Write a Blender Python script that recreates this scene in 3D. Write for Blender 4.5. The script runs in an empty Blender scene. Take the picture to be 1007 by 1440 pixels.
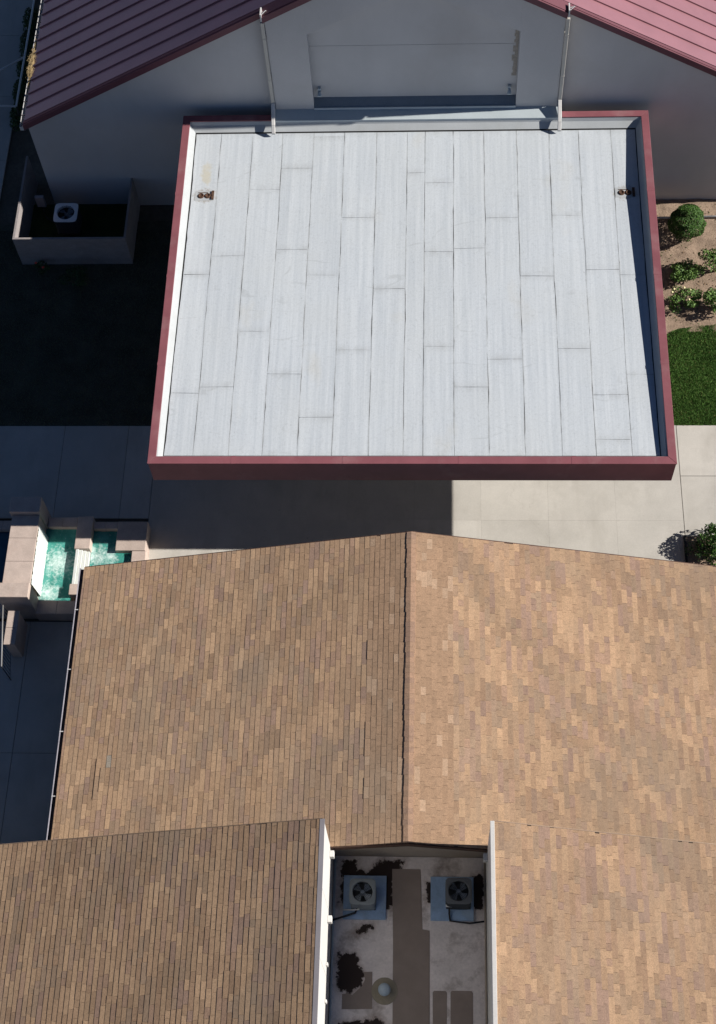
import bpy, math, random
from mathutils import Matrix, Vector

sc = bpy.context.scene
COL = sc.collection
R = math.radians

# ---------------------------------------------------------------- camera
cam_d = bpy.data.cameras.new('camera')
cam = bpy.data.objects.new('camera', cam_d)
COL.objects.link(cam)
cam_d.sensor_fit = 'HORIZONTAL'
cam_d.sensor_width = 36.0
cam_d.lens = 36.0 * 2093.46 / 1007.0
cam_d.clip_start = 0.5
cam_d.clip_end = 3000.0
cam.matrix_world = (Matrix.Translation((8.0697, -20.0034, 40.6548))
                    @ Matrix.Rotation(0.11589, 4, 'Z') @ Matrix.Rotation(0.47927, 4, 'X') @ Matrix.Rotation(-0.10053, 4, 'Z'))
sc.camera = cam

# ---------------------------------------------------------------- world, sun, exposure
SUN = Vector((1.60, 0.072, 1.0)).normalized()          # towards the sun
EL = math.asin(SUN.z)
wd = bpy.data.worlds.new('World')
sc.world = wd
wd.use_nodes = True
wn = wd.node_tree
bg = wn.nodes['Background']
sky = wn.nodes.new('ShaderNodeTexSky')
sky.sky_type = 'NISHITA'
sky.sun_disc = False
sky.sun_elevation = EL
sky.sun_rotation = math.atan2(SUN.x, SUN.y)
sky.altitude = 3000.0
sky.air_density = 0.62
sky.dust_density = 0.0
sky.ozone_density = 3.5
wn.links.new(sky.outputs[0], bg.inputs[0])
bg.inputs[1].default_value = 0.05
sun_d = bpy.data.lights.new('sun', 'SUN')
sun_d.energy = 5.0
sun_d.angle = R(0.5)
sun_d.color = (1.0, 0.96, 0.90)
sun = bpy.data.objects.new('sun', sun_d)
COL.objects.link(sun)
sun.rotation_euler = SUN.to_track_quat('Z', 'Y').to_euler()
sun.location = (60, 4, 60)
sc.view_settings.view_transform = 'Standard'
sc.view_settings.look = 'None'
sc.view_settings.exposure = 0.6
sc.view_settings.gamma = 1.0
sc.view_settings.use_curve_mapping = False
sc.render.engine = 'CYCLES'
sc.cycles.use_denoising = True
sc.cycles.max_bounces = 6

# ---------------------------------------------------------------- helpers
class MB:
    def __init__(s):
        s.v = []; s.f = []; s.c = []
    def quad(s, a, b, c, d, col=None):
        n = len(s.v); s.v += [a, b, c, d]; s.f.append((n, n+1, n+2, n+3)); s.c.append(col)
    def tri(s, a, b, c, col=None):
        n = len(s.v); s.v += [a, b, c]; s.f.append((n, n+1, n+2)); s.c.append(col)
    def hexa(s, p, col=None):
        """p: 4 bottom points (counter-clockwise from above) then 4 top points"""
        n = len(s.v); s.v += [tuple(q) for q in p]
        for q in ((3,2,1,0),(4,5,6,7),(0,1,5,4),(1,2,6,5),(2,3,7,6),(3,0,4,7)):
            s.f.append(tuple(n+i for i in q)); s.c.append(col)
    def box(s, x0, x1, y0, y1, z0, z1, col=None):
        s.hexa([(x0,y0,z0),(x1,y0,z0),(x1,y1,z0),(x0,y1,z0),(x0,y0,z1),(x1,y0,z1),(x1,y1,z1),(x0,y1,z1)], col)
    def prism_y(s, poly, y0, y1, col=None):
        """poly: (x,z) outline, counter-clockwise seen from -Y"""
        n = len(s.v); k = len(poly)
        s.v += [(x, y0, z) for x, z in poly] + [(x, y1, z) for x, z in poly]
        s.f.append(tuple(range(n, n+k))); s.c.append(col)
        s.f.append(tuple(range(n+2*k-1, n+k-1, -1))); s.c.append(col)
        for i in range(k):
            j = (i+1) % k
            s.f.append((n+j, n+i, n+k+i, n+k+j)); s.c.append(col)
    def prism_z(s, poly, z0, z1, col=None):
        n = len(s.v); k = len(poly)
        s.v += [(x, y, z1) for x, y in poly] + [(x, y, z0) for x, y in poly]
        s.f.append(tuple(range(n, n+k))); s.c.append(col)
        s.f.append(tuple(range(n+2*k-1, n+k-1, -1))); s.c.append(col)
        for i in range(k):
            j = (i+1) % k
            s.f.append((n+j, n+i, n+k+i, n+k+j)); s.c.append(col)
    def tube(s, pts, r, k=8, cap=True, col=None):
        pts = [Vector(p) for p in pts]
        rings = []
        for i, p in enumerate(pts):
            if i == 0: d = pts[1]-p
            elif i == len(pts)-1: d = p-pts[i-1]
            else: d = (pts[i+1]-p).normalized()+(p-pts[i-1]).normalized()
            d.normalize()
            a = Vector((0,0,1)) if abs(d.z) < .9 else Vector((1,0,0))
            u = d.cross(a).normalized(); w = u.cross(d)
            rr = r[i] if isinstance(r, (list, tuple)) else r
            n = len(s.v)
            for j in range(k):
                t = 2*math.pi*j/k
                s.v.append(tuple(p + u*math.cos(t)*rr + w*math.sin(t)*rr))
            rings.append(n)
        for a, b in zip(rings, rings[1:]):
            for j in range(k):
                m = (j+1) % k
                s.f.append((a+j, a+m, b+m, b+j)); s.c.append(col)
        if cap:
            s.f.append(tuple(rings[0]+j for j in reversed(range(k)))); s.c.append(col)
            s.f.append(tuple(rings[-1]+j for j in range(k))); s.c.append(col)
    def lathe(s, c, prof, k=24, col=None):
        """prof: (r,z) list from bottom to top"""
        rings = []
        for r, z in prof:
            n = len(s.v)
            for j in range(k):
                t = 2*math.pi*j/k
                s.v.append((c[0]+r*math.cos(t), c[1]+r*math.sin(t), c[2]+z))
            rings.append(n)
        for a, b in zip(rings, rings[1:]):
            for j in range(k):
                m = (j+1) % k
                s.f.append((a+j, a+m, b+m, b+j)); s.c.append(col)
        s.f.append(tuple(rings[-1]+j for j in range(k))); s.c.append(col)
    def mesh(s, name, mat, smooth=False):
        me = bpy.data.meshes.new(name)
        me.from_pydata(s.v, [], s.f)
        if any(c is not None for c in s.c):
            at = me.attributes.new('tint', 'FLOAT_COLOR', 'FACE')
            flat = []
            for c in s.c:
                c = c or (.3, .2, .1)
                flat += [c[0], c[1], c[2], 1.0]
            at.data.foreach_set('color', flat)
        if smooth:
            me.polygons.foreach_set('use_smooth', [True]*len(me.polygons))
        if mat: me.materials.append(mat)
        me.update()
        return me

def empty(name, loc=(0,0,0), rz=0.0):
    o = bpy.data.objects.new(name, None)
    o.empty_display_size = .3
    COL.objects.link(o)
    o.location = loc; o.rotation_euler = (0, 0, rz)
    return o
def tag(o, label, cat, group=None, kind=None):
    if label: o['label'] = label
    if cat: o['category'] = cat
    if group: o['group'] = group
    if kind: o['kind'] = kind
    return o
def obj(name, mb, mat, parent=None, smooth=False, bevel=0.0, local=False):
    me = mb.mesh(name, mat, smooth) if isinstance(mb, MB) else mb
    o = bpy.data.objects.new(name, me)
    COL.objects.link(o)
    if parent is not None:
        o.parent = parent
        if not local:
            off = Vector((0,0,0)); q = parent
            while q is not None:
                off += q.location; q = q.parent
            o.location = -off
    if bevel:
        m = o.modifiers.new('bevel', 'BEVEL'); m.width = bevel; m.segments = 2; m.limit_method = 'ANGLE'
    return o
def bx(name, dims, mat, parent, bevel=0.0):
    m = MB(); m.box(*dims)
    return obj(name, m, mat, parent, bevel=bevel)
def copy_tree(o, parent=None):
    c = o.copy(); COL.objects.link(c); c.parent = parent
    for ch in list(o.children): copy_tree(ch, c)
    return c
def struct(o):
    o['kind'] = 'structure'; return o

# value noise for python side variation
def hsh(i, j, s=0):
    return random.Random((i*73856093) ^ (j*19349663) ^ (s*83492791)).random()
def vnoise(x, y, s=0):
    i, j = math.floor(x), math.floor(y); fx, fy = x-i, y-j
    fx = fx*fx*(3-2*fx); fy = fy*fy*(3-2*fy)
    a = hsh(i, j, s)*(1-fx)+hsh(i+1, j, s)*fx
    b = hsh(i, j+1, s)*(1-fx)+hsh(i+1, j+1, s)*fx
    return a*(1-fy)+b*fy

# ---------------------------------------------------------------- materials
def newmat(name):
    m = bpy.data.materials.new(name); m.use_nodes = True
    nt = m.node_tree
    return m, nt, nt.nodes['Principled BSDF']
def node(nt, typ, **kw):
    n = nt.nodes.new(typ)
    for k, v in kw.items(): setattr(n, k, v)
    return n
def pos(nt, scale=(1,1,1)):
    g = node(nt, 'ShaderNodeNewGeometry')
    m = node(nt, 'ShaderNodeMapping'); m.inputs['Scale'].default_value = scale
    nt.links.new(g.outputs['Position'], m.inputs['Vector'])
    return m.outputs[0]
def noise(nt, vec, scale, detail=4.0, rough=.6):
    n = node(nt, 'ShaderNodeTexNoise')
    n.inputs['Scale'].default_value = scale; n.inputs['Detail'].default_value = detail; n.inputs['Roughness'].default_value = rough
    nt.links.new(vec, n.inputs['Vector'])
    return n.outputs['Fac']
def ramp(nt, fac, stops):
    r = node(nt, 'ShaderNodeValToRGB')
    e = r.color_ramp.elements
    while len(e) < len(stops): e.new(.5)
    for q, (p, c) in zip(e, stops):
        q.position = p; q.color = (c, c, c, 1) if isinstance(c, (int, float)) else (*c, 1)
    nt.links.new(fac, r.inputs[0])
    return r.outputs[0]
def mixc(nt, fac, a, b, mode='MIX'):
    m = node(nt, 'ShaderNodeMix', data_type='RGBA', blend_type=mode)
    for sock, v in ((m.inputs[0], fac), (m.inputs[6], a), (m.inputs[7], b)):
        if isinstance(v, (int, float)): sock.default_value = v
        elif isinstance(v, tuple): sock.default_value = (*v, 1)
        else: nt.links.new(v, sock)
    return m.outputs[2]
def bump(nt, bsdf, h, strength=.3, dist=.02):
    b = node(nt, 'ShaderNodeBump'); b.inputs['Strength'].default_value = strength; b.inputs['Distance'].default_value = dist
    nt.links.new(h, b.inputs['Height']); nt.links.new(b.outputs[0], bsdf.inputs['Normal'])
AL = .82
def surf(name, col, var=.25, scale=1.2, fine=25.0, finevar=.15, rough=.85, bmp=.15, bdist=.01, stretch=(1,1,1), stain=None, stain_amt=.5, stain_scale=.6, metallic=0.0, spec=.3, objvar=0.0):
    """base colour broken up by large and fine noise and by patches of stain"""
    col = tuple(x*AL for x in col)
    if stain: stain = tuple(x*AL for x in stain)
    m, nt, b = newmat(name)
    p = pos(nt, stretch)
    big = noise(nt, p, scale, 5)
    fin = noise(nt, p, fine, 3, .7)
    c = mixc(nt, ramp(nt, big, [(.3, 0.), (.7, 1.)]), tuple(x*(1-var) for x in col), tuple(min(1, x*(1+var*.5)) for x in col))
    c = mixc(nt, 1.0, c, ramp(nt, fin, [(.25, 1-finevar), (.75, 1+finevar*.4)]), 'MULTIPLY')
    if stain:
        st = noise(nt, pos(nt), stain_scale, 6, .65)
        c = mixc(nt, ramp(nt, st, [(.52, 0.), (.72, stain_amt)]), c, stain)
    if objvar:
        oi = node(nt, 'ShaderNodeObjectInfo')
        c = mixc(nt, 1.0, c, ramp(nt, oi.outputs['Random'], [(0., 1-objvar), (1., 1.+objvar*.4)]), 'MULTIPLY')
    nt.links.new(c, b.inputs['Base Color'])
    b.inputs['Roughness'].default_value = rough
    b.inputs['Metallic'].default_value = metallic
    b.inputs['Specular IOR Level'].default_value = spec
    if bmp: bump(nt, b, fin, bmp, bdist)
    return m

def tint_mat(name, rough=.9, fine=45.0, stain=None, spec=.2, var=.3, droug=0.0, mid=0.0):
    m, nt, b = newmat(name)
    a = node(nt, 'ShaderNodeAttribute'); a.attribute_name = 'tint'
    p = pos(nt)
    fin = noise(nt, p, fine, 4, .75)
    c = mixc(nt, 1.0, a.outputs['Color'], ramp(nt, fin, [(.25, 1-var), (.75, 1+var*.55)]), 'MULTIPLY')
    if mid:
        md = noise(nt, p, 11.0, 4, .8)
        c = mixc(nt, 1.0, c, ramp(nt, md, [(.28, 1-mid), (.5, 1.), (.75, 1+mid*.6)]), 'MULTIPLY')
    if stain:
        st = noise(nt, pos(nt, (1, .55, 1)), .55, 6, .62)
        c = mixc(nt, ramp(nt, st, [(.5, 0.), (.74, .42)]), c, stain)
    nt.links.new(c, b.inputs['Base Color'])
    b.inputs['Roughness'].default_value = rough
    b.inputs['Specular IOR Level'].default_value = spec
    if 'Diffuse Roughness' in b.inputs: b.inputs['Diffuse Roughness'].default_value = droug
    bump(nt, b, fin, .35, .006)
    return m

M = {}
M['shingle'] = tint_mat('asphalt_shingle', stain=(.29, .235, .18), droug=.7, mid=.22, var=.4)
M['leaf'] = tint_mat('leaf', rough=.6, fine=20, spec=.3, var=.2)
M['underlay'] = surf('roof_underlay', (.06, .045, .035), rough=.95)
M['red_metal'] = surf('red_painted_metal', (.32, .140, .162), var=.14, scale=.8, fine=60, finevar=.06, rough=.38, bmp=.03, spec=.8, stain=(.30, .14, .15), stain_amt=.3)
M['red_metal'].node_tree.nodes['Principled BSDF'].inputs['Coat Weight'].default_value = .3
M['red_metal'].node_tree.nodes['Principled BSDF'].inputs['Coat Roughness'].default_value = .25
M['coping'] = surf('coping_metal', (.275, .098, .114), var=.16, scale=1.1, fine=40, finevar=.08, rough=.55, bmp=.03, spec=.2, stain=(.36, .21, .21), stain_amt=.5, stain_scale=1.0)
M['frame_white'] = surf('frame_white', (.85, .86, .85), var=.05, rough=.4, bmp=0, spec=.5)
M['sill'] = surf('blue_grey_sill', (.20, .235, .27), var=.1, rough=.5, spec=.4, bmp=.03)
M['trim_red'] = surf('red_trim', (.175, .068, .085), var=.12, rough=.55, spec=.2, bmp=.02)
M['stucco_line'] = surf('stucco_joint', (.47, .45, .43), var=.1)
M['stucco'] = surf('stucco', (.60, .585, .575), var=.10, scale=.5, fine=90, finevar=.12, rough=.95, bmp=.3, bdist=.006, stain=(.47, .43, .40), stain_amt=.35, stain_scale=.4, stretch=(1, 1, .6))
M['white_wall'] = surf('white_stucco', (.66, .645, .615), var=.05, scale=.7, fine=60, finevar=.06, rough=.9, bmp=.2, stain=(.6, .55, .5), stain_amt=.25)
M['tan_wall'] = surf('tan_siding', (.50, .42, .34), var=.15, scale=1.5, fine=40, finevar=.12, stain=(.3, .22, .16), stain_amt=.4)
M['trim_grey'] = surf('trim_metal', (.40, .37, .385), var=.1, fine=60, rough=.5, bmp=.03)
M['trim_white'] = surf('white_trim', (.72, .70, .67), var=.08, scale=2, fine=50, rough=.6, bmp=.05, stain=(.5, .46, .42), stain_amt=.3)
M['fascia'] = surf('dark_fascia', (.10, .055, .04), var=.2, fine=40)
M['rake_edge'] = surf('rake_edge_metal', (.36, .25, .17), var=.3, fine=30, finevar=.3, rough=.7)
M['tar'] = surf('tar_seam', (.035, .034, .034), rough=.9)
M['gutter_white'] = surf('gutter_white', (.70, .69, .68), var=.08, fine=40, rough=.5, bmp=.02, stain=(.4, .36, .33), stain_amt=.5, stain_scale=2)
M['gutter_dull'] = surf('gutter_dull', (.42, .40, .45), var=.2, scale=3, fine=20, finevar=.3, rough=.6, bmp=.02)
M['gutter_dark'] = surf('gutter_inside', (.07, .06, .07), var=.2, rough=.7)
M['pipe'] = surf('downspout_paint', (.58, .55, .49), var=.08, scale=2, fine=40, rough=.5, bmp=.02)
M['white_membrane'] = surf('white_membrane', (.47, .49, .50), var=.08, scale=1.2, fine=30, finevar=.08, rough=.7, stain=(.36, .36, .34), stain_amt=.35, stain_scale=1.6)
M['flash'] = surf('pale_flashing', (.52, .58, .60), var=.07, scale=1.5, fine=30, finevar=.05, rough=.45, spec=.5, bmp=.03)
M['concrete'] = surf('concrete', (.585, .55, .495), var=.10, scale=.9, fine=30, finevar=.09, rough=.92, bmp=.12, stain=(.42, .39, .34), stain_amt=.4, stain_scale=.75, objvar=.07)
def crack(mat, strength=.6):
    nt = mat.node_tree; b = nt.nodes['Principled BSDF']; src = b.inputs['Base Color'].links[0].from_socket
    w = noise(nt, pos(nt), .38, 5, .55)
    line = ramp(nt, w, [(.4965, 0.), (.4985, strength), (.5005, 0.)])
    brk = ramp(nt, noise(nt, pos(nt), .5, 2), [(.52, 0.), (.60, 1.)])
    f = node(nt, 'ShaderNodeMath', operation='MULTIPLY'); nt.links.new(line, f.inputs[0]); nt.links.new(brk, f.inputs[1])
    c = mixc(nt, f.outputs[0], src, (.18, .155, .13))
    sp = noise(nt, pos(nt), 4.5, 3, .55)
    c = mixc(nt, ramp(nt, sp, [(.735, 0.), (.765, .6)]), c, (.24, .22, .20))
    st = noise(nt, pos(nt, (1.6, .5, 1)), .9, 5, .6)
    c = mixc(nt, ramp(nt, st, [(.52, 0.), (.72, .55)]), c, (.35, .325, .285))
    nt.links.new(c, b.inputs['Base Color'])
crack(M['concrete'])
M['joint'] = surf('joint_dirt', (.20, .18, .15), rough=1)
M['dirt'] = surf('garden_soil', (.40, .29, .21), var=.3, scale=3, fine=20, finevar=.35, rough=1, bmp=.6, bdist=.04, stain=(.20, .14, .10), stain_amt=.6, stain_scale=2.2)
M['ground'] = surf('ground', (.16, .14, .11), var=.3, scale=.5, fine=8, finevar=.3, rough=1)
M['turf'] = surf('turf_soil', (.035, .055, .015), var=.4, scale=1.2, fine=30, finevar=.4, rough=1, bmp=.5, bdist=.03)
M['shade_turf'] = surf('shade_lifted_turf_soil', (.12, .12, .085), var=.4, scale=1.2, fine=30, finevar=.4, rough=1, bmp=.5, bdist=.03)  # copy of the turf for the shaded lawn, colour raised to lift the shade
M['stone'] = surf('fountain_stone', (.62, .50, .43), var=.15, scale=3, fine=30, finevar=.18, rough=.8, stain=(.50, .36, .30), stain_amt=.5, stain_scale=2.5, objvar=.1)
M['wet_white'] = surf('white_water', (.78, .80, .76), var=.12, scale=6, fine=30, finevar=.12, rough=.25, spec=.5, bmp=.2, stretch=(4, 1, 1))
M['black_iron'] = surf('black_iron', (.03, .03, .035), var=.2, rough=.5, bmp=0)
M['grey_iron'] = surf('grey_iron', (.30, .29, .28), var=.2, rough=.5, bmp=0)
M['ac_metal'] = surf('condenser_paint', (.25, .28, .30), var=.12, scale=3, fine=50, finevar=.08, rough=.5, bmp=.03, stain=(.13, .14, .14), stain_amt=.4, stain_scale=4)
M['ac_dark'] = surf('condenser_dark', (.045, .05, .055), var=.2, rough=.6, bmp=0)
M['ac_white'] = surf('condenser_white', (1.0, 1.0, .98), var=.08, fine=50, rough=.5, bmp=.03)
M['fan'] = surf('fan_blade', (.24, .28, .34), var=.15, rough=.4, bmp=0, metallic=.3)
M['pad'] = surf('blue_pad', (.42, .60, .86), var=.25, scale=3, fine=25, finevar=.12, rough=.55, bmp=.05, stain=(.46, .52, .56), stain_amt=.5, stain_scale=2.2)
M['walkpad'] = surf('walk_pad', (.40, .325, .28), var=.12, scale=2, fine=120, finevar=.3, rough=1, bmp=.4, bdist=.006)
M['wellfloor'] = surf('well_floor', (1.0, .91, .87), var=.15, scale=1.6, fine=14, finevar=.15, rough=.75, stain=(.20, .135, .10), stain_amt=.75, stain_scale=1.5)
M['wet'] = surf('wet_dirt', (.045, .028, .024), var=.4, scale=4, fine=30, finevar=.35, rough=.75, bmp=.3)
M['rust'] = surf('rust', (.13, .07, .045), var=.5, scale=14, fine=60, finevar=.4, rough=.95)
M['beige'] = surf('beige_collar', (.40, .35, .26), var=.15, scale=5)
M['dome'] = surf('vent_dome', (.50, .60, .68), var=.08, scale=6, rough=.35, bmp=0)
M['block_wall'] = surf('split_block', (.36, .32, .31), var=.15, scale=2.5, fine=35, finevar=.25, rough=.95, bmp=.5, bdist=.015, stretch=(1, 1, 2.2))
M['straw'] = surf('straw', (.55, .40, .20), var=.3, scale=9, fine=60)
M['petal'] = surf('petal_red', (.75, .10, .07), var=.2, rough=.6, bmp=0)
M['petal_y'] = surf('petal_yellow', (.80, .72, .40), var=.2, rough=.6, bmp=0)
M['bark'] = surf('bark', (.16, .11, .07), var=.3, fine=60)
M['black_edging'] = surf('black_edging', (.02, .02, .02), rough=.6, bmp=0)

def sheet_material():
    m, nt, b = newmat('white_coated_roll_roofing')
    p = pos(nt)
    streak = noise(nt, pos(nt, (9, .25, 1)), 1.0, 5, .65)
    big = noise(nt, p, .45, 5, .6)
    fin = noise(nt, p, 34, 5, .75)
    c = mixc(nt, ramp(nt, streak, [(.35, 0.), (.65, 1.)]), (.425, .457, .490), (.510, .540, .568))
    c = mixc(nt, ramp(nt, big, [(.4, 0.), (.75, .5)]), c, (.463, .484, .492))
    c = mixc(nt, 1.0, c, ramp(nt, fin, [(.22, .80), (.5, 1.), (.8, 1.06)]), 'MULTIPLY')
    # thin wandering scuff lines
    w = node(nt, 'ShaderNodeTexNoise'); w.inputs['Scale'].default_value = .42; w.inputs['Detail'].default_value = 2.5; w.inputs['Roughness'].default_value = .45
    nt.links.new(pos(nt, (.55, 1.4, 1)), w.inputs['Vector'])
    line = ramp(nt, w.outputs['Fac'], [(.479, 0.), (.4825, .55), (.486, 0.)])
    brk = ramp(nt, noise(nt, p, 1.7, 3), [(.50, 0.), (.64, 1.)])
    fac = node(nt, 'ShaderNodeMath', operation='MULTIPLY')
    nt.links.new(line, fac.inputs[0]); nt.links.new(brk, fac.inputs[1])
    c = mixc(nt, fac.outputs[0], c, (.25, .26, .26))
    # small dark scabs where the coating has lifted
    scab = noise(nt, pos(nt, (1.6, 1, 1)), 5.5, 6, .72)
    c = mixc(nt, ramp(nt, scab, [(.665, 0.), (.73, .75)]), c, (.20, .20, .19))
    warm = noise(nt, pos(nt, (1, .6, 1)), .8, 4, .5)
    c = mixc(nt, ramp(nt, warm, [(.64, 0.), (.82, .25)]), c, (.45, .39, .27))
    # dirt gathered along the laps
    ea = node(nt, 'ShaderNodeAttribute'); ea.attribute_name = 'edge'
    dn = ramp(nt, noise(nt, pos(nt, (1, .5, 1)), 3.2, 5, .7), [(.38, .05), (.66, 1.)])
    df = node(nt, 'ShaderNodeMath', operation='MULTIPLY'); nt.links.new(ea.outputs['Fac'], df.inputs[0]); nt.links.new(dn, df.inputs[1])
    df2 = node(nt, 'ShaderNodeMath', operation='MULTIPLY'); nt.links.new(df.outputs[0], df2.inputs[0]); df2.inputs[1].default_value = .62
    c = mixc(nt, df2.outputs[0], c, (.22, .22, .21))
    # ochre tide mark above the west drain
    g2 = node(nt, 'ShaderNodeNewGeometry'); mp = node(nt, 'ShaderNodeMapping'); mp.inputs['Location'].default_value = (-.84*2.6, -10.55, 0); mp.inputs['Scale'].default_value = (2.6, 1, 0)
    nt.links.new(g2.outputs['Position'], mp.inputs['Vector'])
    ln = node(nt, 'ShaderNodeVectorMath', operation='LENGTH'); nt.links.new(mp.outputs[0], ln.inputs[0])
    wob = node(nt, 'ShaderNodeMath', operation='ADD'); nt.links.new(ln.outputs['Value'], wob.inputs[0]); nt.links.new(noise(nt, p, 4, 3), wob.inputs[1])
    c = mixc(nt, ramp(nt, wob.outputs[0], [(.72, .55), (1.05, 0.)]), c, (.45, .40, .28))
    for (hx, hy) in ((.84, 9.70), (13.76, 9.68)):
        mp = node(nt, 'ShaderNodeMapping'); mp.inputs['Location'].default_value = (-hx*1.3, -hy*1.7, 0); mp.inputs['Scale'].default_value = (1.3, 1.7, 0)
        nt.links.new(g2.outputs['Position'], mp.inputs['Vector'])
        ln = node(nt, 'ShaderNodeVectorMath', operation='LENGTH'); nt.links.new(mp.outputs[0], ln.inputs[0])
        wob = node(nt, 'ShaderNodeMath', operation='ADD'); nt.links.new(ln.outputs['Value'], wob.inputs[0]); nt.links.new(noise(nt, p, 9, 5, .7), wob.inputs[1])
        c = mixc(nt, ramp(nt, wob.outputs[0], [(.80, .6), (1.15, 0.)]), c, (.25, .21, .16))
    # speckled mottling of the coating
    mo = noise(nt, p, 14, 6, .8)
    c = mixc(nt, 1.0, c, ramp(nt, mo, [(.26, .80), (.46, 1.0), (.8, 1.05)]), 'MULTIPLY')
    oi = node(nt, 'ShaderNodeObjectInfo')
    c = mixc(nt, 1.0, c, ramp(nt, oi.outputs['Random'], [(0., .985), (1., 1.01)]), 'MULTIPLY')
    nt.links.new(c, b.inputs['Base Color'])
    b.inputs['Roughness'].default_value = .75
    b.inputs['Specular IOR Level'].default_value = .25
    h = mixc(nt, .5, fin, streak)
    bump(nt, b, h, .25, .008)
    return m
M['sheet'] = sheet_material()

def water_material(name, deep, shallow, foam_at=None):
    m, nt, b = newmat(name)
    p = pos(nt)
    n1 = noise(nt, p, 2.5, 4)
    c = mixc(nt, ramp(nt, n1, [(.35, 0.), (.7, 1.)]), deep, shallow)
    n2 = noise(nt, p, 9, 5, .7)
    if foam_at:
        g = node(nt, 'ShaderNodeNewGeometry')
        total = None
        for (fx, fy, fr) in foam_at:
            d = node(nt, 'ShaderNodeVectorMath', operation='DISTANCE'); d.inputs[1].default_value = (fx, fy, .45)
            nt.links.new(g.outputs['Position'], d.inputs[0])
            q = node(nt, 'ShaderNodeMapRange'); q.inputs['From Min'].default_value = 0; q.inputs['From Max'].default_value = fr
            q.inputs['To Min'].default_value = .42; q.inputs['To Max'].default_value = 0
            nt.links.new(d.outputs['Value'], q.inputs['Value'])
            if total is None: total = q.outputs[0]
            else:
                mx = node(nt, 'ShaderNodeMath', operation='MAXIMUM'); nt.links.new(total, mx.inputs[0]); nt.links.new(q.outputs[0], mx.inputs[1]); total = mx.outputs[0]
        ad = node(nt, 'ShaderNodeMath', operation='ADD'); nt.links.new(total, ad.inputs[0]); nt.links.new(n2, ad.inputs[1])
        c = mixc(nt, ramp(nt, ad.outputs[0], [(.60, 0.), (.95, .85)]), c, (.68, .80, .76))
    nt.links.new(c, b.inputs['Base Color'])
    b.inputs['Roughness'].default_value = .12
    bump(nt, b, n2, .5, .03)
    return m
M['water'] = water_material('fountain_water', (.03, .20, .165), (.09, .36, .30), [(-3.35, -1.0, .75), (-3.55, -2.0, .55), (-2.25, -.75, .6), (-1.85, -.75, .4)])
M['water_shaded'] = water_material('shaded_water', (.01, .05, .09), (.02, .10, .15))  # darker copy of the fountain water, pedestal's shade put into the colour

# ================================================================ SETTING
g = MB(); g.quad((-400, -400, -.06), (400, -400, -.06), (400, 400, -.06), (-400, 400, -.06))
struct(obj('ground', g, M['ground']))
random.seed(11)
def slab_field(name, xs, ys, skip=(), z=.03, a=.006, bev=.006, dj=.003):
    root = MB(); root.box(xs[0]+.01, xs[-1]-.01, ys[0]+.01, ys[-1]-.01, -.05, z-.022)
    o = struct(obj(name, root, M['joint']))
    for i in range(len(xs)-1):
        for j in range(len(ys)-1):
            if (i, j) in skip: continue
            m = MB()
            dz = random.uniform(-dj, dj)
            m.box(xs[i]+a, xs[i+1]-a, ys[j]+a, ys[j+1]-a, -.03, z+dz)
            obj('slab', m, M['concrete'], o, bevel=bev)
    return o
# drive under the canopy, side walk to the left, side walk to the right, court behind the fountain
slab_field('driveway', [-.84, 1.35, 3.25, 5.3, 7.35, 9.4, 11.45, 13.5, 15.52], [-2.72, .69, 4.05], z=.045, a=.0012, bev=0, dj=.0005)
slab_field('walkway_west', [-12, -9, -6.6, -3.84, -1.78, -.85], [.72, 4.05], z=.03)
slab_field('walkway_east', [15.53, 18.4, 21.4, 24.4], [.16, 2.24, 4.05], z=.04)
slab_field('courtyard_paving', [-13, -10, -7.2, -4.1, -1.2], [-19, -15, -11, -6.84, -2.75], z=.03)
slab_field('alley_paving', [-13, -10.2, -7.25], [12.0, 15.0, 18.0, 21.0, 24.0, 27.0], z=.03)

# lawns and planting beds
def sheet(name, poly, z, mat):
    m = MB(); m.prism_z(poly, z-.05, z); return struct(obj(name, m, mat))
def grass_field(name, label, inside, box, n, h, cols, seed):
    rnd = random.Random(seed); m = MB()
    x0, x1, y0, y1 = box
    k = 0
    while k < n:
        x, y = rnd.uniform(x0, x1), rnd.uniform(y0, y1)
        k += 1
        if not inside(x, y): continue
        a = rnd.uniform(0, 6.28); hh = h*rnd.uniform(.5, 1.2); w = rnd.uniform(.006, .013)
        lx, ly = math.cos(a)*hh*.5, math.sin(a)*hh*.5
        nx, ny = -math.sin(a)*w, math.cos(a)*w
        t = vnoise(x*1.5, y*1.5, 5)
        c0 = cols[0] if rnd.random() > t else cols[1]
        if rnd.random() < .05: c0 = cols[2]
        f = rnd.uniform(.75, 1.2)
        m.tri((x-nx, y-ny, .012), (x+nx, y+ny, .012), (x+lx, y+ly, .012+hh), tuple(q*f for q in c0))
    o = obj(name, m, M['leaf'])
    return tag(o, label, 'grass', kind='stuff')
sheet('lawn_ground_east', [(14.2, 4.06), (26, 4.06), (26, 7.2), (18.5, 7.95), (17.09, 7.88), (16.59, 7.82), (15.89, 7.72), (15.4, 7.45), (14.2, 7.2)], .012, M['turf'])
def in_east(x, y):
    top = .16*(vnoise(x*5, 3, 12)-.5)+7.2+(x-14.2)*.2 if x < 15.4 else 7.45+.45*(1-math.exp(-(x-15.4)*1.3))
    return y < top + .08*(vnoise(x*4, y*4, 9)-.5)
grass_field('grass', 'short sunlit green lawn grass east of the canopy', in_east, (14.4, 19.5, 4.045, 8.05), 100000, .055,
            [(.105, .215, .042), (.075, .165, .03), (.24, .23, .08)], 3)
sheet('lawn_ground_west', [(-13, 4.06), (.6, 4.06), (.6, 12.3), (-13, 12.0)], .012, M['shade_turf'])
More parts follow.
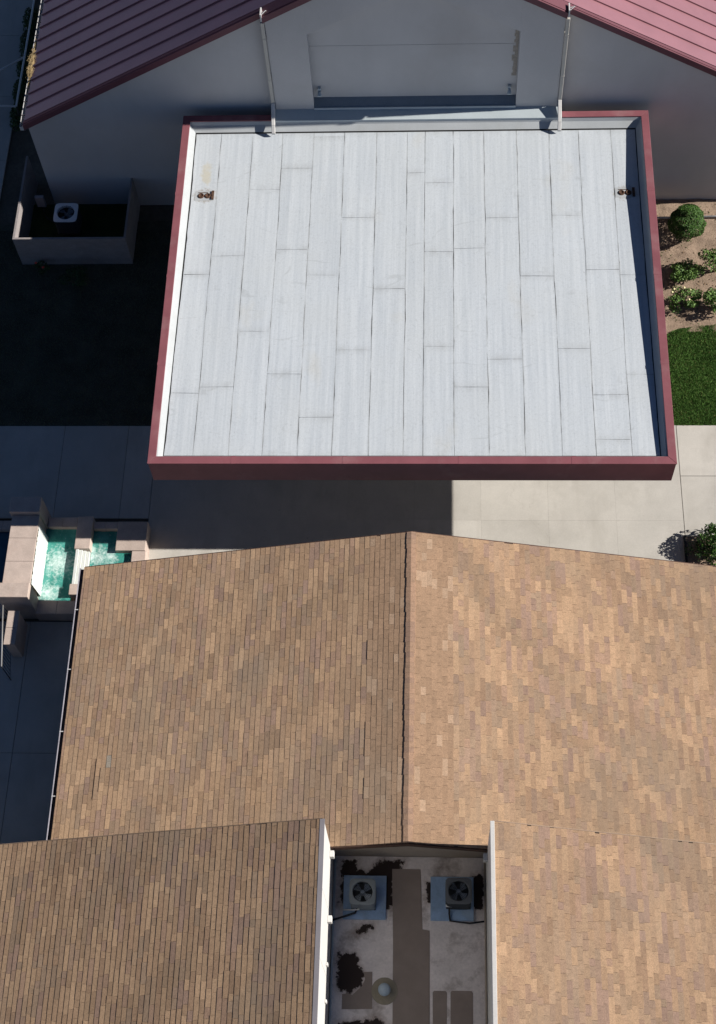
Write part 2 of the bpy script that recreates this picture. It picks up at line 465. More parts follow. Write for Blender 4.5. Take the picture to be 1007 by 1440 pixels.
grass_field('grass', 'dark shaded lawn grass west of the canopy', lambda x, y: not (-6.1 < x < -2.25 and y > 10.4), (-8.6, .3, 4.07, 11.9), 60000, .06,
            [(.12, .14, .085), (.09, .11, .07), (.15, .14, .10)], 4)  # blade colours raised as well to brighten the shaded side
soil = MB()
rnd = random.Random(8)
nx, ny = 44, 40
X0, X1, Y0, Y1 = 14.3, 22.0, 7.0, 13.0
def soil_z(x, y): return .006+.07*(vnoise(x*2.2, y*2.2, 1)-.3)+.04*(vnoise(x*7, y*7, 2)-.5) - (.07 if y < 7.6 else 0)
for i in range(nx+1):
    for j in range(ny+1):
        x = X0+(X1-X0)*i/nx; y = Y0+(Y1-Y0)*j/ny
        soil.v.append((x, y, soil_z(x, y)))
for i in range(nx):
    for j in range(ny):
        a = i*(ny+1)+j
        soil.f.append((a, a+ny+1, a+ny+2, a+1)); soil.c.append(None)
struct(obj('garden_soil', soil, M['dirt'], smooth=True))
sheet('planting_bed', [(15.54, -6), (21, -6), (21, .14), (15.54, .14)], .03, M['dirt'])
bed_edge = MB(); bed_edge.box(15.47, 15.535, -6, .15, 0, .13)
tag(obj('bed_edging', bed_edge, M['black_edging']), 'black edging strip along the planting bed by the tan roof', 'edging')

# ================================================================ RED ROOFED HALL
XC = 7.35
hall = empty('gabled_hall', (XC, 20.0, 0))
tag(hall, 'grey stucco hall with red standing seam metal gable roof', 'building')
SL = .569
XE = -5.33
def z_bot(x): return 3.82 + SL*((x if x < XC else 2*XC-x)+5.43)
def z_roof(x): return z_bot(x)+.26
WL, WR = -5.25, 2*XC+5.25
WY, BY = 13.00, 12.75           # wall plane, face of the middle projection
YB = 36.0
m = MB(); m.prism_y([(WL, -.05), (WR, -.05), (WR, z_roof(WR)-.16), (XC, z_roof(XC)-.16), (WL, z_roof(WL)-.16)], WY, YB-.4)
obj('wall', m, M['stucco'], hall)
# projecting middle bay with recessed gable panel
PL, PR = 2.96, 2*XC-2.96+.02
QL, QR = 4.16, 10.48
ztop = lambda x: z_roof(x)-.17
zq = 8.06
apexq = zq + .52*(XC-QL)
for nm, a, b in (('pilaster', PL, QL), ('pilaster', QR, PR)):
    m = MB(); m.prism_y([(a, 4.6), (b, 4.6), (b, ztop(b)), (a, ztop(a))], BY, WY-.001)
    obj(nm, m, M['stucco'], hall)
m = MB(); m.prism_y([(QL+.001, zq), (XC, apexq), (XC, ztop(XC)), (QL+.001, ztop(QL))], BY, WY-.001)
m.prism_y([(XC, apexq), (QR-.001, zq), (QR-.001, ztop(QR)), (XC, ztop(XC))], BY, WY-.001)
obj('gable_header', m, M['stucco'], hall)
m = MB(); m.hexa([(QL, BY-.02, 4.6), (QR, BY-.02, 4.6), (QR, WY-.001, 4.6), (QL, WY-.001, 4.6), (QL, BY-.02, 4.97), (QR, BY-.02, 4.97), (QR, WY-.001, 5.16), (QL, WY-.001, 5.16)])
obj('recess_sill', m, M['sill'], hall)
bx('sill_lip', (QL+.005, QR-.005, BY-.05, BY-.021, 4.90, 4.985), M['flash'], hall)
m = MB(); m.box(QL, QR, WY-.005, WY-.001, 7.33, 7.34)
obj('panel_joint', m, M['stucco_line'], hall)
for x, w in ((QL+.20, .10), (QR-.22, .10)):
    m = MB(); m.box(x-w/2, x+w/2, WY-.10, WY-.002, 5.46, 5.62); m.tube([(x, WY-.12, 5.52), (x, WY-.24, 5.44)], [.045, .075], 10)
    obj('flood_light', m, M['flash'], hall)
m = MB()
rr = random.Random(3)
for k in range(15):
    z = 6.0+k*.125; m.box(QR-.20+rr.uniform(0, .10), QR-.02, WY-.006, WY-.002, z, z+.122)
obj('stained_patch', m, surf('weathered_patch', (.47, .42, .36), var=.25, scale=5, fine=30, finevar=.3), hall)
# roof: deck, pans, ribs, rake trim, ridge
def slope_pt(side, x, y, dz): return ((x if side < 0 else 2*XC-x), y, z_roof(x)+dz)
def slope_slab(m, side, xa, xb, y0, y1, d0, d1):
    P = [slope_pt(side, xa, y0, d0), slope_pt(side, xb, y0, d0), slope_pt(side, xb, y1, d0), slope_pt(side, xa, y1, d0),
         slope_pt(side, xa, y0, d1), slope_pt(side, xb, y0, d1), slope_pt(side, xb, y1, d1), slope_pt(side, xa, y1, d1)]
    if side > 0: P = [P[1], P[0], P[3], P[2], P[5], P[4], P[7], P[6]]
    m.hexa(P)
RY = 12.93      # rake line of the outer roof
BRY = 12.68     # rake line over the middle bay
for side in (-1, 1):
    m = MB(); slope_slab(m, side, XE, XC, RY+.03, YB, -.15, -.02)
    rs = obj('roof_slope', m, M['red_metal'], hall)
    y = RY+.16; k = 0
    while y < YB-.3:
        m = MB(); slope_slab(m, side, XE-.02, XC-.03, y+.035, min(y+.585, YB)-.035, -.019, .006); obj('roof_pan', m, M['red_metal'], rs)
        m = MB(); slope_slab(m, side, XE-.02, XC-.03, y-.033, y+.033, -.015, .062); obj('roof_rib', m, M['red_metal'], rs)
        y += .585; k += 1
    # rake trim in two lengths: outer rake and the rake of the projecting bay
    m = MB(); slope_slab(m, side, XE-.04, PL-.06, RY-.05, RY, -.19, .04); slope_slab(m, side, XE-.04, PL-.06, RY+.001, RY+.10, -.02, .060)
    obj('rake_trim', m, M['trim_red'], hall)
    m = MB(); slope_slab(m, side, PL-.06, XC-.001, BRY-.05, BRY, -.19, .04); slope_slab(m, side, PL-.06, XC-.001, BRY+.001, RY+.11, -.02, .063); slope_slab(m, side, PL-.06, PL-.0, BRY, RY, -.22, -.021)
    obj('bay_rake_trim', m, M['trim_red'], hall)
m = MB(); m.prism_y([(XC-.22, z_roof(XC-.22)+.08), (XC, z_roof(XC)+.02), (XC+.22, z_roof(XC-.22)+.08), (XC, z_roof(XC)+.16)], RY, YB)
obj('ridge_cap', m, M['red_metal'], hall)
# eave gutters with straps
for side in (-1, 1):
    m = MB(); s = side
    fx = lambda x: x if s < 0 else 2*XC-x
    def gb(a, b, y0, y1, z0, z1):
        q = sorted((fx(a), fx(b))); m.box(q[0], q[1], y0, y1, z0, z1)
    ze = z_roof(XE)
    gb(XE-.005, XE-.16, RY-.04, YB, ze-.22, ze-.20)
    gb(XE-.145, XE-.16, RY-.04, YB, ze-.199, ze-.06)
    gb(XE+.005, XE-.008, RY-.04, YB, ze-.199, ze-.06)
    gb(XE-.009, XE-.144, RY-.04, RY-.03, ze-.199, ze-.06)
    gt = obj('gutter', m, M['gutter_white'], hall)
    y = RY+.45
    while y < YB-1:
        q = sorted((fx(XE+.03), fx(XE-.165)))
        bx('gutter_strap', (q[0], q[1], y-.016, y+.016, ze-.058, ze-.045), M['gutter_dark'], gt)
        y += .585
# two downspouts beside the bay
def downspout(x, sgn):
    t = x - sgn*.075
    m = MB(); 
    w, d = .055, .04
    m.box(t-w, t+w, BY-.05, BY+.04, 5.25, z_bot(t)+.02)
    o = obj('downspout', m, M['pipe'], hall, bevel=.012)
    m = MB()
    m.hexa([(t-w, 12.16, 4.78), (t+w, 12.16, 4.78), (t+w, BY+.035, 5.0), (t-w, BY+.035, 5.0), (t-w, 12.13, 4.87), (t+w, 12.13, 4.87), (t+w, BY-.055, 5.249), (t-w, BY-.055, 5.249)])
    m.hexa([(t-w, 11.98, 4.60), (t+w, 11.98, 4.60), (t+w, 12.14, 4.72), (t-w, 12.14, 4.72), (t-w, 11.96, 4.68), (t+w, 11.96, 4.68), (t+w, 12.13, 4.869), (t-w, 12.13, 4.869)])
    obj('downspout_elbow', m, M['trim_white'], o, bevel=.012)
    for z in (6.2, 7.9): bx('downspout_strap', (t-w-.006, t+w+.006, BY-.056, WY-.001, z, z+.04), M['pipe'], o)
    # scupper head where the rake steps out
    m = MB(); zz = z_roof(t)+.06
    m.box(t-.02, t+.02, RY-.32, RY-.02, zz-.15, zz+.12); m.tube([(t+.03, RY-.28, zz+.10), (t+.15, RY-.2, zz+.17), (t+.16, RY-.1, zz+.05), (t+.04, RY-.1, zz+.02)], .014, 6)
    obj('scupper_bracket', m, M['gutter_white'], o)
downspout(PL, 1); downspout(PR, -1)
# straw caught in the west gutter
rnd = random.Random(21); m = MB()
ze = z_roof(XE)
for k in range(420):
    y = min(16.6, max(14.2, rnd.gauss(15.6, .42))); x = XE-.06+rnd.gauss(0, .045); z = ze-.12+abs(rnd.gauss(0, .07))*math.exp(-((y-15.5)/.6)**2)+.05
    a = rnd.gauss(1.57, .7); l = rnd.uniform(.05, .2); w = .006
    dx, dy, dz = math.cos(a)*l, math.sin(a)*l, rnd.gauss(0, .03)
    m.quad((x-dx-w, y-dy, z-dz), (x-dx+w, y-dy, z-dz), (x+dx+w, y+dy, z+dz), (x+dx-w, y+dy, z+dz))
tag(obj('straw', m, M['straw']), 'golden straw and debris caught in the white eave gutter', 'straw', kind='stuff')

# white pipe frame, hedge in the alley west of the hall
fr = empty('pipe_frame', (-7.2, 18, 0)); tag(fr, 'white metal pipe frame with diagonal brace in the shaded alley', 'frame')
for nm, pts in (('rail', [(-6.84, 16.52, 1.1), (-6.86, 27, 1.1)]), ('rail', [(-6.84, 16.52, 1.1), (-9.6, 16.7, 1.1)]), ('brace', [(-6.85, 18.85, 1.1), (-9.4, 16.9, 1.08)]),
                ('post', [(-6.84, 16.52, 0), (-6.84, 16.52, 1.1)]), ('post', [(-6.85, 21, 0), (-6.85, 21, 1.1)]), ('post', [(-6.86, 26.9, 0), (-6.86, 26.9, 1.1)]), ('post', [(-9.6, 16.7, 0), (-9.6, 16.7, 1.1)])):
    m = MB(); m.tube(pts, .02 if nm == 'post' else .038, 8); obj(nm, m, M['black_iron'] if nm == 'post' else M['frame_white'], fr, smooth=True)

# ---------------------------------------------------------------- plants
def leaves(m, c, r, n, size, cols, seed, shell=.35, lump=.12, dome=False):
    rnd = random.Random(seed)
    for k in range(n):
        while True:
            d = Vector((rnd.gauss(0, 1), rnd.gauss(0, 1), rnd.gauss(0, 1)))
            if d.length > .01: break
        d.normalize()
        if dome and d.z < -.4: d.z *= -1
        rad = (1-shell*rnd.random()**2)*(1+lump*(vnoise(d.x*3+7, d.y*3+d.z*4, seed)-.5)*2)
        p = Vector((c[0]+d.x*r[0]*rad, c[1]+d.y*r[1]*rad, c[2]+d.z*r[2]*rad))
        nrm = (d+Vector((rnd.gauss(0, .6), rnd.gauss(0, .6), rnd.gauss(0, .6)))).normalized()
        u = nrm.orthogonal().normalized(); w = nrm.cross(u)
        a = rnd.uniform(0, 6.28); u2 = u*math.cos(a)+w*math.sin(a); w2 = nrm.cross(u2)
        l = size*rnd.uniform(.6, 1.3); b = l*.55
        col = cols[rnd.randrange(len(cols))]; f = rnd.uniform(.75, 1.25)
        m.quad(tuple(p-u2*l), tuple(p+w2*b), tuple(p+u2*l), tuple(p-w2*b), tuple(q*f for q in col))
GREEN = [(.05, .12, .02), (.075, .16, .025), (.04, .09, .015)]
YGREEN = [(.09, .17, .03), (.12, .20, .045), (.06, .12, .025)]
DGREEN = [(.03, .065, .018), (.045, .085, .022), (.022, .05, .015)]
def shrub(name, label, loc, r, n, size, cols, seed, stems=5, parts=1, blossoms=None, lump=.15, shell=.4, group=None):
    o = empty(name, (loc[0], loc[1], 0)); tag(o, label, 'shrub', group)
    rnd = random.Random(seed); m = MB()
    for k in range(parts):
        if parts == 1: c = (loc[0], loc[1], loc[2]); rr = r
        else:
            a = k*2.4+rnd.uniform(-.4, .4); q = rnd.uniform(.25, .85)
            c = (loc[0]+math.cos(a)*r[0]*q, loc[1]+math.sin(a)*r[1]*q, loc[2]*rnd.uniform(.7, 1.35)); rr = tuple(x*rnd.uniform(.3, .5) for x in r)
        leaves(m, c, rr, n//parts, size, cols, seed*31+k, shell, lump, True)
        for s in range(1 if parts > 1 else stems):
            sm = MB(); sm.tube([(loc[0]+rnd.uniform(-.05, .05), loc[1]+rnd.uniform(-.05, .05), -.03), ((loc[0]+c[0])/2, (loc[1]+c[1])/2, c[2]*.5), (c[0]+rnd.uniform(-.05, .05), c[1]+rnd.uniform(-.05, .05), c[2])], [.016, .012, .006], 6)
            obj('stem', sm, M['bark'], o)
    obj('foliage', m, M['leaf'], o)
    if blossoms:
        mat, nb = blossoms
        for k in range(nb):
            b = MB(); a = rnd.uniform(0, 6.28); q = rnd.uniform(.3, .9)
            b.lathe((loc[0]+math.cos(a)*r[0]*q, loc[1]+math.sin(a)*r[1]*q, loc[2]+r[2]*rnd.uniform(.5, .9)), [(.015, -.03), (.04, -.01), (.045, .015), (.02, .035)], 8)
            obj('blossom', b, mat, o, smooth=True)
    return o
shrub('boxwood', 'clipped round green boxwood ball by the hall wall', (16.33, 11.55, .58), (.60, .64, .56), 17000, .026, GREEN, 3, lump=.13, shell=.22)
shrub('rose_bush', 'leafy rose bush nearest the round boxwood', (16.16, 9.62, .40), (.54, .50, .38), 1500, .045, YGREEN, 5, parts=10)
shrub('rose_bush', 'rose bush with pale yellow blooms beside the lawn edge', (16.08, 8.62, .38), (.52, .46, .34), 1300, .045, YGREEN, 6, parts=10, blossoms=(M['petal_y'], 5))
shrub('rose_bush', 'taller rose bush at the right frame edge above the yellow one', (17.25, 9.95, .60), (.58, .56, .46), 1500, .045, YGREEN, 7, parts=10)
shrub('rose_bush', 'rose bush at the right frame edge level with the yellow one', (17.05, 8.5, .45), (.52, .50, .40), 1400, .045, YGREEN, 9, parts=10)
shrub('hedge_shrub', 'dense green shrub in the bed beside the tan roof', (16.42, -.30, .42), (.52, .58, .40), 3000, .045, GREEN, 12, lump=.45, shell=.6)
shrub('hedge_shrub', 'twiggy dark shrub behind the black bed edging', (15.74, -.35, .32), (.26, .42, .34), 260, .035, DGREEN, 13, parts=6)
shrub('rose_bush', 'small shaded rose with one red bloom by the block enclosure', (-5.35, 10.12, .28), (.3, .25, .25), 350, .04, DGREEN, 14, parts=4, blossoms=(M['petal'], 2))
shrub('rose_bush', 'shaded leafy bush in front of the block enclosure', (-4.1, 9.7, .3), (.6, .45, .26), 700, .04, DGREEN, 15, parts=6)
for k in range(5):
    shrub('hedge_shrub', ('first', 'second', 'third', 'fourth', 'fifth')[k]+' rounded dark hedge shrub along the pipe frame, counted from its corner', (-6.98-.03*k, 16.75+1.15*k, .35), (.30, .62, .34), 900, .045, DGREEN, 40+k, group='hedge along the alley')
lit = MB(); rl = random.Random(61)
for k in range(900):
    x, y = rl.uniform(15.2, 18.5), rl.uniform(7.7, 12.8)
    if in_east(x, y) or vnoise(x*2, y*2, 44) < .42*rl.random()*2: continue
    a = rl.uniform(0, 6.28); l = rl.uniform(.015, .045); w = l*.5; z = soil_z(x, y)+.012
    c = rl.choice([(.20, .13, .07), (.28, .19, .10), (.12, .08, .05), (.10, .12, .04)])
    u = (math.cos(a), math.sin(a)); v = (-u[1], u[0]); t = rl.uniform(-.012, .012)
    lit.quad((x-u[0]*l, y-u[1]*l, z+t), (x+v[0]*w, y+v[1]*w, z), (x+u[0]*l, y+u[1]*l, z-t+.01), (x-v[0]*w, y-v[1]*w, z), c)
tag(obj('leaf_litter', lit, M['leaf']), 'dry leaf litter scattered over the garden soil', 'leaves', kind='stuff')
pipe = MB(); pipe.tube([(15.3, 12.15, .10), (22, 12.28, .10)], .035, 8)
tag(obj('irrigation_pipe', pipe, M['gutter_white'], smooth=True), 'white pipe lying along the base of the hall wall', 'pipe')

# ---------------------------------------------------------------- block enclosure with a condenser
en = empty('block_enclosure', (-4.2, 11.5, 0)); tag(en, 'low split block enclosure wall against the hall corner', 'wall')
T = .07; EZ = 1.4
bx('front_wall', (-6.08, -2.28, 10.44, 10.44+T, -.05, EZ), M['block_wall'], en)
bx('side_wall', (-6.08, -6.08+T, 10.44+T+.002, 14.0, -.05, EZ), M['block_wall'], en)
bx('side_wall', (-2.28-T, -2.28, 10.44+T+.002, WY-.002, -.05, EZ), M['block_wall'], en)
bx('slab', (-6.08+T+.01, -2.28-T-.01, 10.44+T+.01, WY-.01, -.05, .04), M['turf'], en)
bx('electric_box', (-5.7, -5.4, 12.5, 12.62, .5, 1.0), M['trim_grey'], en, bevel=.01)
m = MB(); m.tube([(-5.55, 12.56, .45), (-5.5, 12.4, .1), (-5.1, 12.1, .1)], .025, 8); obj('conduit', m, M['black_iron'], en)

# ---------------------------------------------------------------- condensers
def rsq(a, h, rad):
    """point on a rounded square outline of half side h at angle a"""
    c, s = math.cos(a), math.sin(a)
    n = 7.0
    q = (abs(c)**n+abs(s)**n)**(-1/n)
    return (h*q*c, h*q*s)
def condenser(name, label, loc, half, height, shell, top_mat, rz=0.0, hole=.36, group=None):
    o = empty(name, loc, rz); tag(o, label, 'air conditioner', group)
    N = 48
    ang = [2*math.pi*i/N for i in range(N)]
    m = MB()       # louvred shell
    rings = []
    prof = [(1.0, .04), (1.0, .10)]
    nl = 14
    for k in range(nl):
        z0 = .12+(height-.2)*k/nl; dz = (height-.2)/nl
        prof += [(.985, z0), (.95, z0+dz*.25), (.985, z0+dz*.75)]
    prof += [(1.0, height-.07), (1.0, height-.02)]
    for q, z in prof:
        n = len(m.v); m.v += [(*rsq(a, half*q, .1), z) for a in ang]; rings.append(n)
    for a, b in zip(rings, rings[1:]):
        for j in range(N):
            k = (j+1) % N; m.f.append((a+j, a+k, b+k, b+j)); m.c.append(None)
    obj('cabinet', m, shell, o, smooth=False, local=True)
    m = MB(); n = 0
    R_ = hole*2*half
    prof = [('s', 1.0, height-.02), ('s', 1.015, height-.015), ('s', 1.0, height), ('c', R_*1.08, height+.012), ('c', R_, height+.004), ('c', R_*.98, height-.10)]
    rings = []
    for kd, q, z in prof:
        n = len(m.v)
        m.v += [((*rsq(a, half*q, .1), z) if kd == 's' else (q*math.cos(a), q*math.sin(a), z)) for a in ang]; rings.append(n)
    for a, b in zip(rings, rings[1:]):
        for j in range(N):
            k = (j+1) % N; m.f.append((a+j, a+k, b+k, b+j)); m.c.append(None)
    obj('top_panel', m, top_mat, o, smooth=False, local=True)
    m = MB(); m.lathe((0, 0, 0), [(R_*1.0, height-.28), (.01, height-.28)], 24); obj('interior', m, M['ac_dark'], o, local=True)
    m = MB()
    for q in (.25, .42, .58, .74, .9):
        pts = [(R_*q*math.cos(t*math.pi/16), R_*q*math.sin(t*math.pi/16), height+.006+.02*(1-q)) for t in range(33)]
        m.tube(pts, .0035, 4, cap=False)
    for t in range(12):
        a = t*math.pi/6; m.tube([(R_*.2*math.cos(a), R_*.2*math.sin(a), height+.022), (R_*math.cos(a), R_*math.sin(a), height+.006)], .0035, 4)
    obj('grille', m, M['ac_dark'], o, local=True)
    fan = MB(); fan.lathe((0, 0, 0), [(.07, height-.2), (.07, height-.1), (.05, height-.08)], 16)
    fo = obj('fan_hub', fan, M['fan'], o, local=True)
    for t in range(4):
        a0 = t*math.pi/2+.3; b = MB()
        pts = []
        for k in range(5):
            a = a0+k*.22
            z = height-.14+.018*k
            b.v += [(.06*math.cos(a), .06*math.sin(a), z), (R_*.9*math.cos(a+.15), R_*.9*math.sin(a+.15), z)]
        for k in range(4): b.f.append((2*k, 2*k+1, 2*k+3, 2*k+2)); b.c.append(None)
        obj('fan_blade', b, M['fan'], fo, local=True)
    m = MB(); m.lathe((0, 0, 0), [(half*.5, 0), (half*.5, .04)], 4); m.box(-half*.95, half*.95, -half*.95, half*.95, .005, .045); obj('base_pan', m, M['ac_dark'], o, local=True)
    return o
condenser('condenser', 'pale grey condenser inside the block enclosure', (-4.55, 11.9, .24), .40, .72, M['ac_dark'], M['ac_white'], hole=.37)

# ================================================================ CANOPY
cn = empty('entrance_canopy', (7.3, 6.3, 0)); tag(cn, 'flat white roofed entrance canopy with red metal coping', 'canopy')
CW, CD, CH = 14.6, 12.62, 4.8
CI = .235
def roof_z(y):
    return 4.62-.18*(y-.4)/9.3 if y < 9.7 else 4.44+.09*(y-9.7)/2.6
# fascia boards on three sides
bx('front_fascia', (.02, CW-.02, .02, .16, CH-.98, CH-.03), M['coping'], cn)
bx('side_fascia', (.02, .16, .162, CD-.02, CH-.98, CH-.03), M['coping'], cn)
bx('side_fascia', (CW-.16, CW-.02, .162, CD-.02, CH-.98, CH-.03), M['coping'], cn)
bx('soffit', (.17, CW-.17, .17, CD-.05, CH-.98, CH-.88), M['stucco'], cn)
# mitred coping
def coping(poly, nm='coping'):
    m = MB(); m.prism_z(poly, CH-.03, CH+.012)
    return obj(nm, m, M['coping'], cn, bevel=.008)
i = CI
coping([(0, 0), (CW, 0), (CW-i, i), (i, i)])
coping([(0, .003), (i-.003, i+.003), (i-.003, CD-i-.003), (0, CD-.003)])
coping([(CW, .003), (CW, CD-.003), (CW-i+.003, CD-i-.003), (CW-i+.003, i+.003)])
coping([(.003, CD), (i, CD-i), (PL-.16, CD-i), (PL-.16, CD)])
coping([(PR+.16, CD), (PR+.16, CD-i), (CW-i, CD-i), (CW-.003, CD)])
for x in (2.4, 5.5, 8.7, 11.8): bx('coping_joint', (x-.06, x+.06, -.004, CI+.002, CH+.0125, CH+.016), M['coping'], cn)
for y in (3.3, 6.4, 9.5):
    bx('coping_joint', (-.004, CI, y-.06, y+.06, CH+.0125, CH+.016), M['coping'], cn)
    bx('coping_joint', (CW-CI, CW+.004, y-.06, y+.06, CH+.0125, CH+.016), M['coping'], cn)
# pale flashing cap along the bay, a little higher at the wall
m = MB(); m.hexa([(PL-.155, CD-i-.02, 4.5), (PR+.155, CD-i-.02, 4.5), (PR+.155, BY-.002, 4.5), (PL-.155, BY-.002, 4.5),
                  (PL-.155, CD-i-.02, 4.805), (PR+.155, CD-i-.02, 4.805), (PR+.155, BY-.002, 4.90), (PL-.155, BY-.002, 4.90)])
obj('wall_flashing', m, M['flash'], cn, bevel=.004)
bx('back_beam', (.2, PL-.16, CD-.2, CD-.01, CH-.98, CH-.035), M['stucco'], cn)
bx('back_beam', (PR+.16, CW-.2, CD-.2, CD-.01, CH-.98, CH-.035), M['stucco'], cn)
# inner upstands dressed in white membrane, with a cant at the foot
def upstand(P, Q, inward, w):
    m = MB(); n = 14
    for a in range(n):
        t0, t1 = a/n, (a+1)/n
        p0 = Vector(P).lerp(Vector(Q), t0); p1 = Vector(P).lerp(Vector(Q), t1)
        d = Vector(inward)
        zt = CH-.032
        zb0, zb1 = roof_z(p0.y)+.012, roof_z(p1.y)+.012
        e0, e1 = p0+d*.05, p1+d*.05; f0, f1 = p0+d*w, p1+d*w
        m.quad((p0.x, p0.y, zt), (p1.x, p1.y, zt), (e1.x, e1.y, zb1+.12), (e0.x, e0.y, zb0+.12))
        m.quad((e0.x, e0.y, zb0+.12), (e1.x, e1.y, zb1+.12), (f1.x, f1.y, zb1), (f0.x, f0.y, zb0))
    return obj('upstand', m, M['white_membrane'], cn)
upstand((i-.02, CD-i, 0), (i-.02, i, 0), (1, 0, 0), .17)
upstand((CW-i+.02, i, 0), (CW-i+.02, CD-i, 0), (-1, 0, 0), .17)
upstand((i, i-.02, 0), (CW-i, i-.02, 0), (0, 1, 0), .12)
upstand((CW-i, CD-i+.0, 0), (i, CD-i+.0, 0), (0, -1, 0), .24)
m = MB()
for k in range(26):
    y0, y1 = .2+k*.474, .2+(k+1)*.474
    m.quad((.2, y0, roof_z(y0)-.008), (CW-.2, y0, roof_z(y0)-.008), (CW-.2, y1, roof_z(y1)-.008), (.2, y1, roof_z(y1)-.008))
obj('roof_deck', m, M['tar'], cn)
SEAMS = [.41, 1.22, 2.22, 3.17, 4.15, 5.12, 6.14, 7.10, 7.65, 8.53, 9.49, 10.50, 11.51, 12.44, 13.43, 14.19]
JOIN = {0: [6.67, 2.44], 1: [7.36, 2.65], 2: [9.93, 4.59], 3: [10.73, 7.59, 3.09], 4: [6.62, 11.94, 1.62], 5: [8.8, 3.92], 6: [6.1], 7: [10.51], 8: [10.12, 7.47, 4.03],
        9: [7.59, 2.63], 10: [8.75, 3.58], 11: [6.54], 12: [8.82, 3.94], 13: [6.76, 2.36, .89], 14: [6.56, 3.05]}
rnd = random.Random(17)
def seam_x(k, y):
    return SEAMS[k]+.012*(vnoise(y*.8, k*5.3, 31)-.5)*2+.005*(vnoise(y*4, k*2.1, 32)-.5)*2
for s in range(15):
    ys = [.36]+sorted(JOIN.get(s, []))+[12.10]
    for a, b in zip(ys, ys[1:]):
        n = max(2, int((b-a)/.22)); m = MB(); h = rnd.uniform(.0, .0035)
        sk = (hsh(s, int(a*100), 51)-.5)*.05; skn = (hsh(s, int(b*100), 51)-.5)*.05
        FR = (0, .012, .04, .5, .96, .988, 1); ED = (1, .55, 0, 0, 0, .55, 1)
        ed = []
        TS = [0, .011/(b-a)]+[q/n for q in range(1, n)]+[1-.011/(b-a), 1]; n += 2
        for k in range(n+1):
            y = a+(b-a)*TS[k]
            gl = .0012+.020*max(0, vnoise(y*1.7, s*3+1, 33)-.40)+.020*max(0, vnoise(y*7, s*3+1, 36)-.5)
            gr = .0008+.008*max(0, vnoise(y*1.9, s*3+4, 34)-.45)
            xl, xr = seam_x(s, y)+gl, seam_x(s+1, y)-gr
            zz = roof_z(y)+h+.003*(vnoise(y*1.5, s, 35)-.5)
            for q, t in enumerate(FR):
                ya = y
                if k == 0 and a > .4: ya = y+(t-.5)*sk+.001+.013*max(0, hsh(s*9+q, int(a*10), 41)-.35)
                if k == n and b < 12: ya = y+(t-.5)*skn-.001-.013*max(0, hsh(s*9+q, int(b*10), 42)-.35)
                m.v.append((xl+(xr-xl)*t, ya, zz))
                ed.append(max(ED[q], 1.0 if k in (0, n) else (.45 if k in (1, n-1) else 0)))
        W7 = len(FR); base = len(m.v)
        rim = [k*W7 for k in range(n+1)]+[n*W7+q for q in range(1, W7)]+[k*W7+W7-1 for k in range(n-1, -1, -1)]+[q for q in range(W7-2, 0, -1)]
        for k in range(n):
            for q in range(W7-1):
                p = k*W7+q; m.f.append((p, p+1, p+W7+1, p+W7)); m.c.append(None)
        for v in rim: m.v.append((m.v[v][0], m.v[v][1], m.v[v][2]-.012)); ed.append(1.0)
        nr = len(rim)
        for k in range(nr):
            j = (k+1) % nr; m.f.append((rim[k], rim[j], base+j, base+k)); m.c.append(None)
        me = m.mesh('roofing_sheet', M['sheet'])
        me.attributes.new('edge', 'FLOAT', 'POINT').data.foreach_set('value', ed)
        obj('roofing_sheet', me, None, cn)
# two rusted roof drains
for (dx, dy) in ((.84, 9.70), (13.76, 9.68)):
    z = roof_z(dy)
    m = MB(); m.box(dx-.30, dx+.30, dy-.19, dy+.19, z, z+.010)
    d = obj('drain', m, M['white_membrane'], cn, bevel=.004)
    for ox in (-.11, .10):
        m = MB(); m.lathe((dx+ox, dy-.01, z+.008), [(.10, 0), (.10, .016), (.07, .04), (.04, .012), (.005, .012)], 18); obj('drain_ring', m, M['rust'], d)
    m = MB(); m.box(dx+.22, dx+.295, dy-.16, dy+.17, z+.011, z+.05); m.box(dx-.2, dx+.1, dy+.10, dy+.125, z+.011, z+.02); obj('drain_bracket', m, M['rust'], d)
for (px, py) in ((.5, 4.6), (14.1, 4.6)):
    bx('column', (px-.25, px+.25, py-.05, py+.45, .05, CH-.985), M['stucco'], cn)

# ================================================================ FOUNTAIN
ft = empty('tiered_fountain', (-3, -1, 0)); tag(ft, 'stone tiered fountain with teal water beside the tan roof', 'fountain')
def slabs(nm, x0, x1, y0, y1, z0, z1, n, axis, mat=None):
    for k in range(n):
        if axis == 'y':
            a, b = y0+(y1-y0)*k/n, y0+(y1-y0)*(k+1)/n; d = (x0, x1, a+.003, b-.003, z0, z1)
        else:
            a, b = x0+(x1-x0)*k/n, x0+(x1-x0)*(k+1)/n; d = (a+.003, b-.003, y0, y1, z0, z1)
        bx(nm, d, mat or M['stone'], ft, bevel=.01)
bx('pedestal', (-4.66, -3.88, -2.2, .2, -.05, 1.349), M['stone'], ft)
slabs('coping_slab', -4.69, -3.855, -2.17, .13, 1.351, 1.40, 3, 'y')
bx('pedestal_cap', (-4.75, -3.82, .14, .66, -.05, 1.58), M['stone'], ft, bevel=.02)
bx('pedestal_cap', (-4.75, -3.82, -2.64, -2.18, -.05, 1.58), M['stone'], ft, bevel=.02)
